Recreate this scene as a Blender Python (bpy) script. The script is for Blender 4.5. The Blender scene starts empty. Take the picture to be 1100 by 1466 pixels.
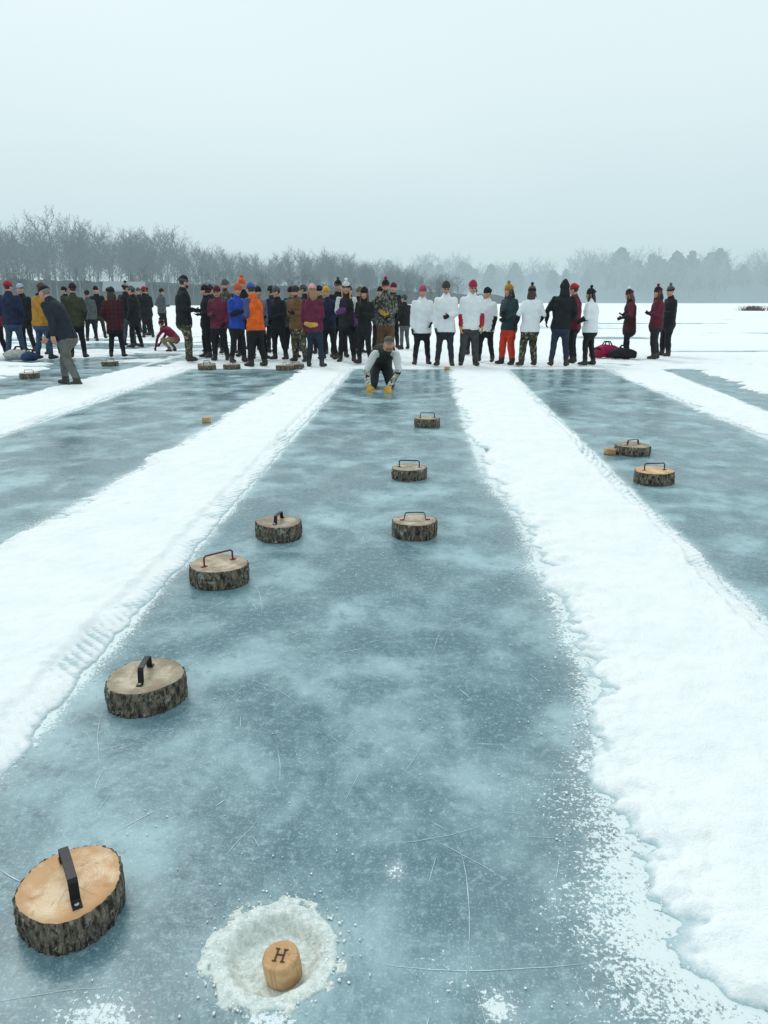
import bpy, math, random
import numpy as np
from mathutils import Vector, Matrix, kdtree

random.seed(7)
scene = bpy.context.scene
COL = scene.collection

# ------------------------------------------------------------------ helpers
def h2(xi, yi, seed):
    n = (xi.astype(np.int64)*374761393 + yi.astype(np.int64)*668265263 + seed*1442695041) & 0xffffffff
    n = ((n ^ (n >> 13))*1274126177) & 0xffffffff
    return ((n ^ (n >> 16)) & 0xffffffff)/4294967295.0
def vnoise(x, y, seed=0):
    x = np.asarray(x, float); y = np.asarray(y, float)
    xi = np.floor(x); yi = np.floor(y); fx = x-xi; fy = y-yi
    fx = fx*fx*(3-2*fx); fy = fy*fy*(3-2*fy)
    a = h2(xi, yi, seed); b = h2(xi+1, yi, seed); c = h2(xi, yi+1, seed); d = h2(xi+1, yi+1, seed)
    return (a*(1-fx)+b*fx)*(1-fy)+(c*(1-fx)+d*fx)*fy
def fbm(x, y, o=4, seed=0):
    s = 0; a = .5
    for i in range(o):
        s = s+a*(vnoise(x*2**i, y*2**i, seed+i*17)*2-1); a *= .5
    return s
def sstep(a, b, x):
    t = np.clip((x-a)/(b-a), 0, 1); return t*t*(3-2*t)

def mk_np(name, V, F, smooth=True, mats=(), link=True):
    me = bpy.data.meshes.new(name)
    V = np.ascontiguousarray(V, dtype=np.float32); F = np.ascontiguousarray(F, dtype=np.int32)
    me.vertices.add(len(V)); me.vertices.foreach_set('co', V.ravel())
    me.loops.add(F.size); me.loops.foreach_set('vertex_index', F.ravel())
    me.polygons.add(len(F)); me.polygons.foreach_set('loop_start', np.arange(len(F), dtype=np.int32)*F.shape[1])
    me.update(calc_edges=True)
    me.polygons.foreach_set('use_smooth', np.full(len(F), smooth))
    for m in mats: me.materials.append(m)
    ob = bpy.data.objects.new(name, me)
    if link: COL.objects.link(ob)
    return ob
def mk(name, V, F, mats=(), idx=None, smooth=True, parent=None):
    me = bpy.data.meshes.new(name)
    me.from_pydata([tuple(map(float, v)) for v in V], [], [tuple(int(i) for i in f) for f in F])
    for m in mats: me.materials.append(m)
    n = len(me.polygons)
    if idx is not None: me.polygons.foreach_set('material_index', np.array(idx, dtype=np.int32))
    me.polygons.foreach_set('use_smooth', np.full(n, smooth))
    me.update()
    ob = bpy.data.objects.new(name, me); COL.objects.link(ob)
    if parent: ob.parent = parent
    return ob
def empty(name, loc=(0, 0, 0), rot=(0, 0, 0)):
    e = bpy.data.objects.new(name, None); e.empty_display_size = .1
    e.location = loc; e.rotation_euler = rot; COL.objects.link(e); return e
def attr(ob, name, arr):
    a = ob.data.attributes.new(name, 'FLOAT', 'POINT'); a.data.foreach_set('value', np.ascontiguousarray(arr, dtype=np.float32).ravel())
def grid_faces(nr, nc):
    i = np.arange(nr*nc).reshape(nr, nc)
    return np.stack([i[:-1, :-1], i[:-1, 1:], i[1:, 1:], i[1:, :-1]], -1).reshape(-1, 4)
def nrm(v):
    v = np.asarray(v, float); return v/(np.linalg.norm(v)+1e-9)

def tube(pts, rads, up=(0, 1, 0), seg=14, step=.04, cap=True):
    pts = [np.asarray(p, float) for p in pts]
    rads = [(r, r) if np.isscalar(r) else r for r in rads]
    P = []; R = []
    for i in range(len(pts)-1):
        n = max(1, int(np.linalg.norm(pts[i+1]-pts[i])/step))
        for k in range(n):
            t = k/n; P.append(pts[i]*(1-t)+pts[i+1]*t)
            R.append((rads[i][0]*(1-t)+rads[i+1][0]*t, rads[i][1]*(1-t)+rads[i+1][1]*t))
    P.append(pts[-1]); R.append(rads[-1])
    T = [nrm(P[min(i+1, len(P)-1)]-P[max(i-1, 0)]) for i in range(len(P))]
    if cap:
        c0 = min(R[0]); c1 = min(R[-1])
        pre = [(P[0]-T[0]*c0*.87, .5), (P[0]-T[0]*c0*.5, .87)]
        post = [(P[-1]+T[-1]*c1*.5, .87), (P[-1]+T[-1]*c1*.87, .5)]
        P2 = [p for p, _ in pre]+P+[p for p, _ in post]
        R2 = [(R[0][0]*s, R[0][1]*s) for _, s in pre]+R+[(R[-1][0]*s, R[-1][1]*s) for _, s in post]
        T2 = [T[0]]*2+T+[T[-1]]*2
        tips = (P[0]-T[0]*c0, P[-1]+T[-1]*c1)
        P, R, T = P2, R2, T2
    else:
        tips = (P[0], P[-1])
    up = np.asarray(up, float)
    V = []
    for p, r, t in zip(P, R, T):
        s = np.cross(t, up)
        if np.linalg.norm(s) < .05: s = np.cross(t, up+np.array([.3, .2, .5]))
        s = nrm(s); b = np.cross(s, t)
        for k in range(seg):
            a = 2*math.pi*k/seg
            V.append(p+s*r[0]*math.cos(a)+b*r[1]*math.sin(a))
    F = []
    m = len(P)
    for i in range(m-1):
        for k in range(seg):
            F.append((i*seg+k, i*seg+(k+1) % seg, (i+1)*seg+(k+1) % seg, (i+1)*seg+k))
    a = len(V); V.append(tips[0]); V.append(tips[1])
    for k in range(seg):
        F.append((a, (k+1) % seg, k)); F.append((a+1, (m-1)*seg+k, (m-1)*seg+(k+1) % seg))
    return np.array(V), F
def ellipsoid(c, r, nu=12, nv=8):
    V = [(0, 0, -1)]; F = []
    for j in range(1, nv):
        ph = -math.pi/2+math.pi*j/nv
        for i in range(nu):
            a = 2*math.pi*i/nu; V.append((math.cos(ph)*math.cos(a), math.cos(ph)*math.sin(a), math.sin(ph)))
    V.append((0, 0, 1)); n = len(V)-1
    for i in range(nu):
        F.append((0, 1+(i+1) % nu, 1+i)); F.append((n, n-nu+i, n-nu+(i+1) % nu))
    for j in range(nv-2):
        for i in range(nu):
            a = 1+j*nu
            F.append((a+i, a+(i+1) % nu, a+nu+(i+1) % nu, a+nu+i))
    return np.array(V)*np.array(r)+np.array(c), F
def box(c, s):
    V = [(c[0]+dx*s[0]/2, c[1]+dy*s[1]/2, c[2]+dz*s[2]/2) for dz in (-1, 1) for dy in (-1, 1) for dx in (-1, 1)]
    F = [(0, 2, 3, 1), (4, 5, 7, 6), (0, 1, 5, 4), (2, 6, 7, 3), (0, 4, 6, 2), (1, 3, 7, 5)]
    return np.array(V), F
def join(parts):
    V = []; F = []; L = []; o = 0
    for v, f, l in parts:
        V.append(v); F += [tuple(i+o for i in q) for q in f]; L += [l]*len(f); o += len(v)
    return np.concatenate(V), F, L

def remesh(parts, voxel, it=2):
    V, F, L = join(parts)
    me = bpy.data.meshes.new('tmp'); me.from_pydata([tuple(v) for v in V], [], F)
    ob = bpy.data.objects.new('tmp', me); COL.objects.link(ob)
    m = ob.modifiers.new('r', 'REMESH'); m.mode = 'VOXEL'; m.voxel_size = voxel
    s = ob.modifiers.new('s', 'SMOOTH'); s.factor = .5; s.iterations = it
    dg = bpy.context.evaluated_depsgraph_get(); dg.update()
    ev = ob.evaluated_get(dg); e = ev.to_mesh()
    n = len(e.vertices); co = np.zeros(n*3, np.float32); e.vertices.foreach_get('co', co); co = co.reshape(-1, 3).astype(float)
    no = np.zeros(n*3, np.float32); e.vertices.foreach_get('normal', no); no = no.reshape(-1, 3)
    q = [tuple(p.vertices) for p in e.polygons]
    ev.to_mesh_clear(); bpy.data.objects.remove(ob); bpy.data.meshes.remove(me)
    kd = kdtree.KDTree(len(V)); vl = []
    for v, f, l in parts: vl += [l]*len(v)
    for i, v in enumerate(V): kd.insert(v, i)
    kd.balance()
    lab = [vl[kd.find(co[list(f)].mean(0))[1]] for f in q]
    return co, q, lab, no

# ------------------------------------------------------------------ material helpers
def new_mat(name):
    m = bpy.data.materials.new(name); m.use_nodes = True
    nt = m.node_tree; b = nt.nodes['Principled BSDF']; return m, nt, b
class N:
    def __init__(s, nt): s.nt = nt
    def node(s, t, **k):
        n = s.nt.nodes.new(t)
        for a, v in k.items(): setattr(n, a, v)
        return n
    def l(s, a, b): s.nt.links.new(a, b)
    def setin(s, sock, v):
        if hasattr(v, 'is_output'): s.l(v, sock)
        else: sock.default_value = v
    def noise(s, vec, scale, detail=4, rough=.55, dist=0):
        n = s.node('ShaderNodeTexNoise'); s.l(vec, n.inputs['Vector'])
        n.inputs['Scale'].default_value = scale; n.inputs['Detail'].default_value = detail
        n.inputs['Roughness'].default_value = rough; n.inputs['Distortion'].default_value = dist
        return n.outputs['Fac']
    def math(s, op, a, b=0, c=None):
        n = s.node('ShaderNodeMath', operation=op); s.setin(n.inputs[0], a); s.setin(n.inputs[1], b)
        if c is not None: s.setin(n.inputs[2], c)
        return n.outputs[0]
    def range(s, v, a, b, c=0, d=1, smooth=True):
        n = s.node('ShaderNodeMapRange'); n.interpolation_type = 'SMOOTHSTEP' if smooth else 'LINEAR'
        s.setin(n.inputs[0], v)
        for i, x in zip((1, 2, 3, 4), (a, b, c, d)): s.setin(n.inputs[i], x)
        return n.outputs[0]
    def mix(s, f, a, b, bt='MIX'):
        n = s.node('ShaderNodeMix', data_type='RGBA', blend_type=bt)
        s.setin(n.inputs[0], f)
        for i, x in ((6, a), (7, b)):
            if isinstance(x, tuple) and len(x) == 3: x = (*x, 1)
            s.setin(n.inputs[i], x)
        return n.outputs[2]
    def mapping(s, vec, scale=(1, 1, 1), rot=(0, 0, 0)):
        n = s.node('ShaderNodeMapping'); s.l(vec, n.inputs[0]); n.inputs['Scale'].default_value = scale; n.inputs['Rotation'].default_value = rot
        return n.outputs[0]
    def obj(s): return s.node('ShaderNodeTexCoord').outputs['Object']
    def pos(s): return s.node('ShaderNodeNewGeometry').outputs['Position']
    def attr(s, name): return s.node('ShaderNodeAttribute', attribute_name=name).outputs['Fac']
    def bump(s, h, strength, dist, b):
        n = s.node('ShaderNodeBump'); n.inputs['Strength'].default_value = strength; n.inputs['Distance'].default_value = dist
        s.l(h, n.inputs['Height']); s.l(n.outputs[0], b.inputs['Normal'])

_mc = {}
def fabric(c, c2=None, kind='plain', rough=.85):
    key = (c, c2, kind)
    if key in _mc: return _mc[key]
    m, nt, b = new_mat('fabric_'+kind); g = N(nt); v = g.obj()
    if kind == 'plain':
        lo, hi = (.93, 1.02) if min(c) > .5 else (.75, 1.15)
        col = g.mix(g.range(g.noise(v, 9, 2), .3, .75), tuple(x*lo for x in c), tuple(min(1, x*hi) for x in c))
    elif kind == 'camo':
        f1 = g.range(g.noise(v, 11, 2), .47, .5); f2 = g.range(g.noise(g.mapping(v, (1, 1, 1), (1, 2, 3)), 15, 2), .55, .58)
        col = g.mix(f1, c, c2); col = g.mix(f2, col, (.02, .02, .015))
        f3 = g.range(g.noise(g.mapping(v, (1, 1, 1), (2, 1, .3)), 19, 2), .6, .63); col = g.mix(f3, col, (.32, .3, .24))
    elif kind == 'plaid':
        s = g.node('ShaderNodeSeparateXYZ'); g.l(v, s.inputs[0])
        a = g.math('GREATER_THAN', g.math('SINE', g.math('MULTIPLY', s.outputs[2], 60)), 0)
        q = g.math('GREATER_THAN', g.math('SINE', g.math('MULTIPLY', s.outputs[0], 60)), 0)
        col = g.mix(g.math('MULTIPLY', g.math('ADD', a, q), .5), c, c2)
    g.l(col, b.inputs['Base Color']); b.inputs['Roughness'].default_value = rough
    b.inputs['Specular IOR Level'].default_value = .3
    g.bump(g.noise(v, 26, 3), .22, .012, b)
    _mc[key] = m; return m
def plain(name, c, rough=.5, metal=0, nz=.15, scale=20):
    key = (name, c)
    if key in _mc: return _mc[key]
    m, nt, b = new_mat(name); g = N(nt); v = g.obj()
    col = g.mix(g.noise(v, scale, 3), tuple(x*(1-nz) for x in c), tuple(min(1, x*(1+nz)) for x in c))
    g.l(col, b.inputs['Base Color']); b.inputs['Roughness'].default_value = rough; b.inputs['Metallic'].default_value = metal
    _mc[key] = m; return m

# ------------------------------------------------------------------ people templates
S_SKIN = (.50, .27, .19)
def head_template():
    P = []
    def e(c, r, l, nu=16, nv=12): v, f = ellipsoid(c, r, nu, nv); P.append((v, f, l))
    e((0, -.012, .032), (.076, .097, .086), 'hairzone', 22, 16)
    e((0, .018, -.02), (.064, .073, .096), 'skin', 22, 16)
    e((0, .056, -.095), (.028, .024, .020), 'skin')
    e((0, .096, -.024), (.013, .016, .012), 'skin')
    v, f = tube([(0, .083, .02), (0, .097, -.018)], [.007, .010], seg=8); P.append((v, f, 'skin'))
    v, f = tube([(-.042, .070, .026), (0, .084, .025), (.042, .070, .026)], [.010]*3, seg=8); P.append((v, f, 'skin'))
    for s in (-1, 1):
        e((s*.078, -.008, -.012), (.010, .020, .032), 'skin')
        e((s*.040, .060, -.03), (.022, .020, .02), 'skin')
    V, F, L, _ = remesh(P, .0075, 1)
    L2 = []
    for f, l in zip(F, L):
        c = V[list(f)].mean(0)
        l = 'hair' if (c[2] > .07 or (c[1] < -.025 and c[2] > -.085 and abs(c[0]) < .074)) else 'skin'
        L2.append(l)
    parts = [(V, F, L2)]
    v, f = tube([(-.021, .079, -.060), (-.008, .087, -.0575), (.008, .087, -.0575), (.021, .079, -.060)], [.0028, .004, .004, .0028], seg=8, step=.01); parts.append((v, f, 'lip'))
    v, f = tube([(-.018, .079, -.064), (0, .087, -.067), (.018, .079, -.064)], [.0028, .0045, .0028], seg=8, step=.01); parts.append((v, f, 'lip'))
    for s in (-1, 1):
        v, f = ellipsoid((s*.030, .0765, .004), (.012, .0095, .0052), 10, 8); parts.append((v, f, 'eyewhite'))
        v, f = ellipsoid((s*.030, .0835, .004), (.0052, .004, .0048), 8, 6); parts.append((v, f, 'pupil'))
        v, f = tube([(s*.016, .088, .026), (s*.044, .074, .028)], [.0035, .003], seg=6, step=.01); parts.append((v, f, 'hair'))
    out = []
    for v, f, l in parts: out.append((v, f, l if isinstance(l, list) else [l]*len(f)))
    return out
def hand_template(side):
    P = []
    v, f = tube([(0, 0, .03), (0, 0, 0), (0, .002, -.05), (0, 0, -.085)], [(.028, .028), (.026, .03), (.04, .018), (.043, .015)], up=(1, 0, 0), step=.012)
    P.append((v, f, 'hand'))
    for y, Ln in zip((.037, .0125, -.0125, -.036), (.074, .084, .077, .060)):
        p = np.array([0, y*.9, -.078]); a = .15; pts = [p]; seg = [.45, .32, .25]
        for k, sg in enumerate(seg):
            a2 = a+k*.42
            p = p+np.array([-side*math.sin(a2), y*.35, -math.cos(a2)])*Ln*sg*1.0
            pts.append(p)
        v, f = tube(pts, [.0105, .010, .009, .0078], seg=10, step=.012); P.append((v, f, 'hand'))
    v, f = tube([(0, .025, -.02), (-side*.012, .052, -.05), (-side*.022, .064, -.083)], [.015, .012, .009], seg=10, step=.012); P.append((v, f, 'hand'))
    V, F, L, _ = remesh(P, .0048, 1)
    return V, F
HEAD = head_template(); HAND = {1: hand_template(1), -1: hand_template(-1)}

ARM = {
 'down': ((.025, -.015, -.165), (.022, .03, -.31)),
 'pocket': ((.050, -.045, -.150), (.002, .045, -.255)),
 'front': ((.030, -.01, -.165), (-.05, .115, -.19)),
 'cross': ((.025, .01, -.16), (-.085, .105, -.14)),
 'up': ((.03, .06, -.15), (-.03, .15, -.05)),
 'drink': ((.03, 0, -.165), (.0, .13, -.13)),
 'back': ((.04, -.08, -.14), (.05, -.10, -.28)),
 'reach': ((.03, .10, -.14), (.03, .20, -.25)),
 'out': ((.08, -.0, -.135), (.10, .05, -.25)),
}
def stand(h, lean=0, arms=('down', 'down'), stride=0, spread=.045, k=1.0, headyaw=0, headpitch=0, xs=0):
    if not lean: lean = random.uniform(-1, 4)
    ca, sa = math.cos(math.radians(lean)), math.sin(math.radians(lean))
    piv = np.array([0, 0, .5*h])
    def R(p):
        d = np.array(p, float)*h-piv
        return piv+np.array([d[0], d[1]*ca+d[2]*sa, -d[1]*sa+d[2]*ca])
    J = dict(h=h, k=k, fwd=np.array([0, ca, -sa]), stand=True)
    J['pel'] = np.array([0, 0, .455*h]); J['neck'] = R((0, -.005, .845)); J['mid'] = R((0, -.006, .62))
    J['head'] = R((0, .016, .932))
    rr = random.uniform(-.016, .016); sw = random.uniform(-.018, .018) if stride == 0 else 0
    J['neck'] = J['neck']+np.array([sw*h, 0, 0]); J['mid'] = J['mid']+np.array([sw*.4*h, 0, 0]); J['head'] = J['head']+np.array([sw*1.1*h, 0, 0])
    for s, a in ((1, arms[0]), (-1, arms[1])):
        sh = R((s*(.082+.018*k), -.004, .795+s*rr*.4))+np.array([sw*.9*h, 0, 0]); J['sh', s] = sh
        e, w = ARM[a] if isinstance(a, str) else a
        jx, jy, jz = [random.uniform(-.018, .018) for _ in range(3)]
        J['el', s] = sh+np.array([s*e[0], e[1], e[2]])*h; J['wr', s] = sh+np.array([s*w[0]+jx, w[1]+jy, w[2]+jz])*h
        st = stride*s
        J['hip', s] = np.array([s*.05*h, 0, .49*h])
        kb = .02+abs(stride)*.12; fj = random.uniform(-.045, .045) if stride == 0 else 0
        J['kn', s] = np.array([s*(.052+spread*.35)*h, (st*.5+kb+fj*.5)*h, .275*h])
        J['an', s] = np.array([s*(.045+spread)*h, (st-.005+fj)*h, .065*h])
        J['ft', s] = np.array([s*.25, 1, 0.])
    J['hy'] = headyaw if headyaw else random.uniform(-40, 40); J['hp'] = headpitch-lean*.5+random.uniform(-10, 3)
    return J

def segd(C, a, b, ra, rb):
    ab = b-a; t = np.clip(((C-a) @ ab)/(ab @ ab), 0, 1)
    return np.linalg.norm(C-(a+t[:, None]*ab), axis=1)-(ra*(1-t)+rb*t)

def person(name, loc, yaw, J, jacket, pants, hat=('beanie', (.02, .02, .02)), glove=(.02, .02, .02), boot=(.03, .025, .02),
           sleeve=None, fore=None, hair=(.05, .03, .02), skin=S_SKIN, longhair=0, vox=.021, coat=0, snowp=1.0, extras=(), z=.035, scarf=None, beard=False, glasses=False):
    h = J['h']; k = J['k']; fwd = J['fwd']
    P = []
    pel, mid, nk = J['pel'], J['mid'], J['neck']
    top = nk
    def sp(t):
        if t < .45: a = t/.45; return pel*(1-a)+mid*a
        a = (t-.45)/.55; return mid*(1-a)+top*a
    prof = [(.0, .106, .086), (.10, .104, .083), (.3, .094, .075), (.5, .098, .076), (.7, .106, .079), (.83, .104, .071), (.92, .078, .056), (1.0, .043, .042)]
    pts = [sp(t) for t, a, b in prof]; rd = [(a*h*k, b*h*k) for t, a, b in prof]
    if coat: pts.insert(0, pel-np.array([0, 0, coat*h])); rd.insert(0, (.110*h*k, .09*h*k))
    v, f = tube(pts, rd, up=fwd, seg=24, step=.03, cap=True); P.append((v, f, 'torso'))
    hd = J['head']-nk
    v, f = tube([nk-hd*.3, J['head']-hd*.35], [(.034*h, .034*h)]*2, up=(0, 1, 0), step=.02); P.append((v, f, 'neck'))
    v, f = tube([nk, nk+hd*.20], [(.048*h, .048*h), (.042*h, .042*h)], up=(0, 1, 0), step=.02); P.append((v, f, 'neck'))
    kk = .35+.65*k
    for s in (1, -1):
        sh, el, wr = J['sh', s], J['el', s], J['wr', s]
        v, f = tube([sh, (sh+el)/2, el], [.037*h*kk, .034*h*kk, .029*h*kk], step=.03, up=(.3, .3, 1)); P.append((v, f, 'arm'))
        v, f = tube([el, (el+wr)/2, wr], [.029*h*kk, .028*h*kk, .023*h*kk], step=.03, up=(.3, .3, 1)); P.append((v, f, 'arm'))
        hp, kn, an = J['hip', s], J['kn', s], J['an', s]
        v, f = tube([hp, (hp*.5+kn*.5), kn], [.056*h*min(k, 1.10), .050*h*snowp, .041*h*snowp], step=.03, up=(.1, 1, .1)); P.append((v, f, 'pants'))
        v, f = tube([kn, kn*.45+an*.55, an], [.041*h*snowp, .037*h*snowp, .033*h*snowp], step=.03, up=(.1, 1, .1)); P.append((v, f, 'pants'))
        ft = nrm(J['ft', s]); dn = J.get('fd', np.array([0, 0, -1.]))
        base = an+dn*.038*h
        v, f = tube([an+dn*-.005*h, base-ft*.012*h], [.031*h, .030*h], step=.02, up=(.1, 1, .1)); P.append((v, f, 'boot'))
        v, f = tube([base-ft*.02*h, base+ft*.04*h-dn*.0*h, base+ft*.085*h+dn*.004*h], [(.028*h, .027*h), (.031*h, .026*h), (.029*h, .02*h)], up=(0, 0, 1) if abs(dn[2]) > .5 else (0, 1, 0), step=.02); P.append((v, f, 'boot'))
    v, f = tube([pel+np.array([0, 0, .03*h]), J['hip', 1]*.5+J['hip', -1]*.5-np.array([0, 0, .012*h])], [(.086*h*min(k, 1.1), .068*h*k)]*2, up=fwd, seg=20, step=.02); P.append((v, f, 'pelvis'))
    V, F, L, NO = remesh(P, vox, 2)
    C = np.array([V[list(f)].mean(0) for f in F])
    ax = nrm(mid-pel); proj = (C-pel) @ ax; hem = -(coat+.012)*h
    nproj = ((C-nk) @ nrm(hd))/np.linalg.norm(hd)
    dua = np.minimum(*[segd(C, J['sh', s], J['el', s], .037*h*kk, .029*h*kk) for s in (1, -1)])
    dfa = np.minimum(*[segd(C, J['el', s], J['wr', s], .029*h*kk, .023*h*kk) for s in (1, -1)])
    for i, l in enumerate(L):
        if l == 'boot' or (l == 'pants' and J.get('stand')):
            if J.get('stand'): l = 'boot' if C[i, 2] < .088*h else 'pants'
        if l in ('torso', 'pelvis') or (l == 'pants' and J.get('stand')):
            if l != 'torso' or J.get('stand'): l = 'torso' if proj[i] > hem else ('boot' if l == 'boot' else 'pants')
        if l in ('torso', 'arm', 'neck'):
            if min(dua[i], dfa[i]) < .013 and l != 'neck' or l == 'arm' and min(dua[i], dfa[i]) < .03: l = 'farm' if dfa[i] < dua[i] else 'uarm'
            elif l == 'arm': l = 'torso'
        if l in ('neck', 'torso') and (l == 'neck' or nproj[i] > .2): l = 'neck' if nproj[i] > .42 else 'torso'
        L[i] = l
    ph = random.random()*10
    fold = .5*np.sin(V[:, 2]*38+3*np.sin(V[:, 0]*11+ph)+2*np.sin(V[:, 1]*13+ph))+.5*np.sin(V[:, 2]*19+V[:, 0]*25+4*np.sin(V[:, 1]*9+ph))
    V = V+NO*(fold*.0062)[:, None]
    V[:, 2] = np.maximum(V[:, 2], .0)
    parts = [(V, F, L)]
    hs = h/1.75*1.02 if h > 1.5 else h/1.75*1.12
    Rh = Matrix.Rotation(math.radians(J['hy']), 3, 'Z') @ Matrix.Rotation(math.radians(J['hp']), 3, 'X')
    Rh = np.array(Rh)
    def H(v): return (v*hs) @ Rh.T+J['head']
    for v, f, l in HEAD:
        parts.append((H(v), f, ['beard' if (beard and q == 'skin' and v[list(ff)].mean(0)[2] < -.05) else q for q, ff in zip(l, f)]))
    kind = hat[0]
    def addt(pts, rr, lab, seg=20, up=(0, 1, 0), cap=True, step=.02):
        v, f = tube(pts, rr, up=up, seg=seg, cap=cap, step=step); parts.append((H(v), f, [lab]*len(f)))
    if kind in ('beanie', 'pom'):
        addt([(0, -.022, .030), (0, -.018, .052), (0, -.014, .074)], [(.087, .108), (.091, .113), (.089, .109)], 'cuff', cap=False)
        addt([(0, -.018, .06), (0, -.014, .10), (0, -.016, .128), (0, -.02, .150), (0, -.022, .162)], [(.086, .106), (.079, .096), (.062, .075), (.036, .043), (.012, .014)], 'hat', cap=False)
        if kind == 'pom':
            v, f = ellipsoid((0, -.022, .188), (.036, .036, .034), 14, 10)
            v = v+np.random.RandomState(3).normal(0, .003, v.shape); parts.append((H(v), f, ['pom']*len(f)))
    elif kind == 'cap':
        addt([(0, -.014, .05), (0, -.012, .09), (0, -.012, .118), (0, -.012, .13)], [(.082, .103), (.076, .094), (.05, .062), (.015, .018)], 'hat', cap=False)
        v, f = ellipsoid((0, .098, .052), (.066, .06, .007), 16, 8); v[:, 2] -= (v[:, 1]-.06)*.2; parts.append((H(v), f, ['hat']*len(f)))
    elif kind == 'hood':
        v, f = ellipsoid((0, -.03, .03), (.103, .108, .135), 18, 14); v[:, 1] -= np.clip(v[:, 2]-.08, 0, 1)*.5; v[:, 0] *= 1-np.clip(v[:, 2]-.03, 0, 1)*3.2
        parts.append((H(v), f, ['hat']*len(f)))
        addt([(0, -.06, -.16), (0, -.04, -.06)], [(.11, .08), (.095, .085)], 'hat')
    if longhair:
        addt([(0, -.055, .03), (0, -.085, -.08), (0, -.10, -.08-longhair*.5), (0, -.105, -.08-longhair)], [(.078, .05), (.085, .045), (.085, .035), (.04, .015)], 'hair')
        for s in (1, -1):
            addt([(s*.07, .0, .02), (s*.086, .02, -.09), (s*.083, .06, -.10-longhair*.8)], [(.016, .026), (.02, .026), (.012, .015)], 'hair', seg=10)
    if scarf:
        addt([(0, -.005, -.135), (0, .005, -.105)], [(.078, .08), (.07, .078)], 'scarf')
    if glasses:
        for s in (1, -1):
            v, f = ellipsoid((s*.031, .088, .004), (.022, .006, .015), 12, 8); parts.append((H(v), f, ['pupil']*len(f)))
    for s in (1, -1):
        hv, hf = HAND[s]
        d = J.get(('hd', s)); d = nrm(J['wr', s]-J['el', s]) if d is None else nrm(d)
        zz = -d; yy = np.array([0, 1, .35]) if abs(d[1]) < .8 else np.array([0, 0, 1.])
        if ('th', s) in J: yy = np.array(J['th', s], float)
        yy = nrm(yy-zz*np.dot(yy, zz)); xx = np.cross(yy, zz)
        M = np.stack([xx, yy, zz], 1); sc = h/1.75*1.06*J.get('hsc', 1)
        parts.append(((hv*sc) @ M.T+J['wr', s]+d*.012, hf, ['glove']*len(hf)))
    for e in extras:
        v, f = e[0]; parts.append((v, f, [e[1]]*len(f)))
    def fab(c):
        if isinstance(c, tuple) and isinstance(c[0], str): return fabric(c[1], c[2], c[0])
        return fabric(c)
    sleeve = sleeve or jacket; fore = fore or sleeve
    hatc = hat[1]; cuff = hat[2] if len(hat) > 2 else hatc; pomc = hat[3] if len(hat) > 3 else cuff
    mp = dict(torso=fab(jacket), uarm=fab(sleeve), farm=fab(fore), scarf=fab(scarf) if scarf else None, neck=plain('skin', skin, .55),
              pants=fab(pants), boot=plain('boot_leather', boot, .6), hair=plain('hair', hair, .6, nz=.4, scale=80), skin=plain('skin', skin, .5), beard=plain('hair', hair, .7),
              lip=plain('lip', (.33, .12, .10), .45), eyewhite=plain('eye_white', (.6, .6, .58), .2), pupil=plain('pupil', (.015, .012, .01), .15),
              hat=fab(hatc), cuff=fab(cuff), pom=fab(pomc), glove=plain('skin', skin, .5) if glove == 'skin' else fab(glove))
    for e in extras: mp[e[1]] = fab(e[2])
    names = [n for n in mp if mp[n]]; ix = {n: i for i, n in enumerate(names)}
    VV = []; FF = []; MI = []; o = 0
    for v, f, l in parts:
        VV.append(v); FF += [tuple(i+o for i in q) for q in f]; MI += [ix[q] for q in l]; o += len(v)
    ob = mk(name, np.concatenate(VV), FF, [mp[n] for n in names], MI)
    ob.location = (loc[0], loc[1], z); ob.rotation_euler = (0, 0, math.radians(yaw))
    return ob

BK = (.018, .02, .024); NAVY = (.02, .03, .065); MAR = (.13, .02, .04); WHT = (.80, .82, .84); JEAN = (.05, .08, .14); OLV = (.05, .055, .035)
CAMO = ('camo', (.10, .095, .06), (.045, .05, .03)); GRY = (.10, .11, .12); BRN = (.17, .09, .045); TAN = (.33, .24, .14); MUS = (.40, .22, .04)
ORG = (.80, .13, .02); BLU = (.025, .07, .38); RED = (.38, .025, .035); PNK = (.65, .30, .34); YEL = (.60, .36, .07); TEAL = (.03, .06, .065)
def st(total, pom=False, **k):
    return stand(total-(.075 if pom else .045)+0, **k)
P_ = person
# --- left group
P_('person', (-10.1, 19.8), 60, st(1.8, arms=('pocket', 'front'), k=1.15), RED, BK, ('beanie', PNK), z=.03)
P_('person', (-9.55, 19.6), 10, st(1.90, arms=('pocket', 'pocket'), k=1.25), NAVY, JEAN, ('beanie', RED))
P_('person', (-10.2, 21.7), 170, st(1.88, arms=('front', 'down'), k=1.15), BK, BK, ('pom', (.5, .52, .55), (.1, .2, .3)))
P_('person', (-8.5, 18.9), -25, st(1.86, lean=8, arms=('front', 'reach'), k=1.25), (.40, .20, .03), JEAN, ('beanie', (.12, .08, .05)), glove=YEL)
P_('person', (-7.85, 19.4), 10, st(1.85, arms=('pocket', 'pocket'), k=1.22), OLV, BK, ('beanie', BK))
P_('person', (-9.0, 20.6), 190, st(1.80, arms=('pocket', 'front'), k=1.15), BK, GRY, ('beanie', BK))
P_('person', (-10.5, 27.3), 20, st(1.78, arms=('down', 'down'), k=1.15), GRY, BK)
P_('person', (-6.92, 19.6), 8, st(1.76, arms=('down', 'pocket'), k=1.16), ('plaid', (.10, .012, .02), BK), BK, ('beanie', BK), longhair=.28, coat=.05, hair=(.03, .02, .015))
P_('person', (-8.2, 24.4), -20, st(1.95, arms=('front', 'pocket'), k=1.18), BK, GRY, ('pom', (.25, .27, .3), BK))
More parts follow.
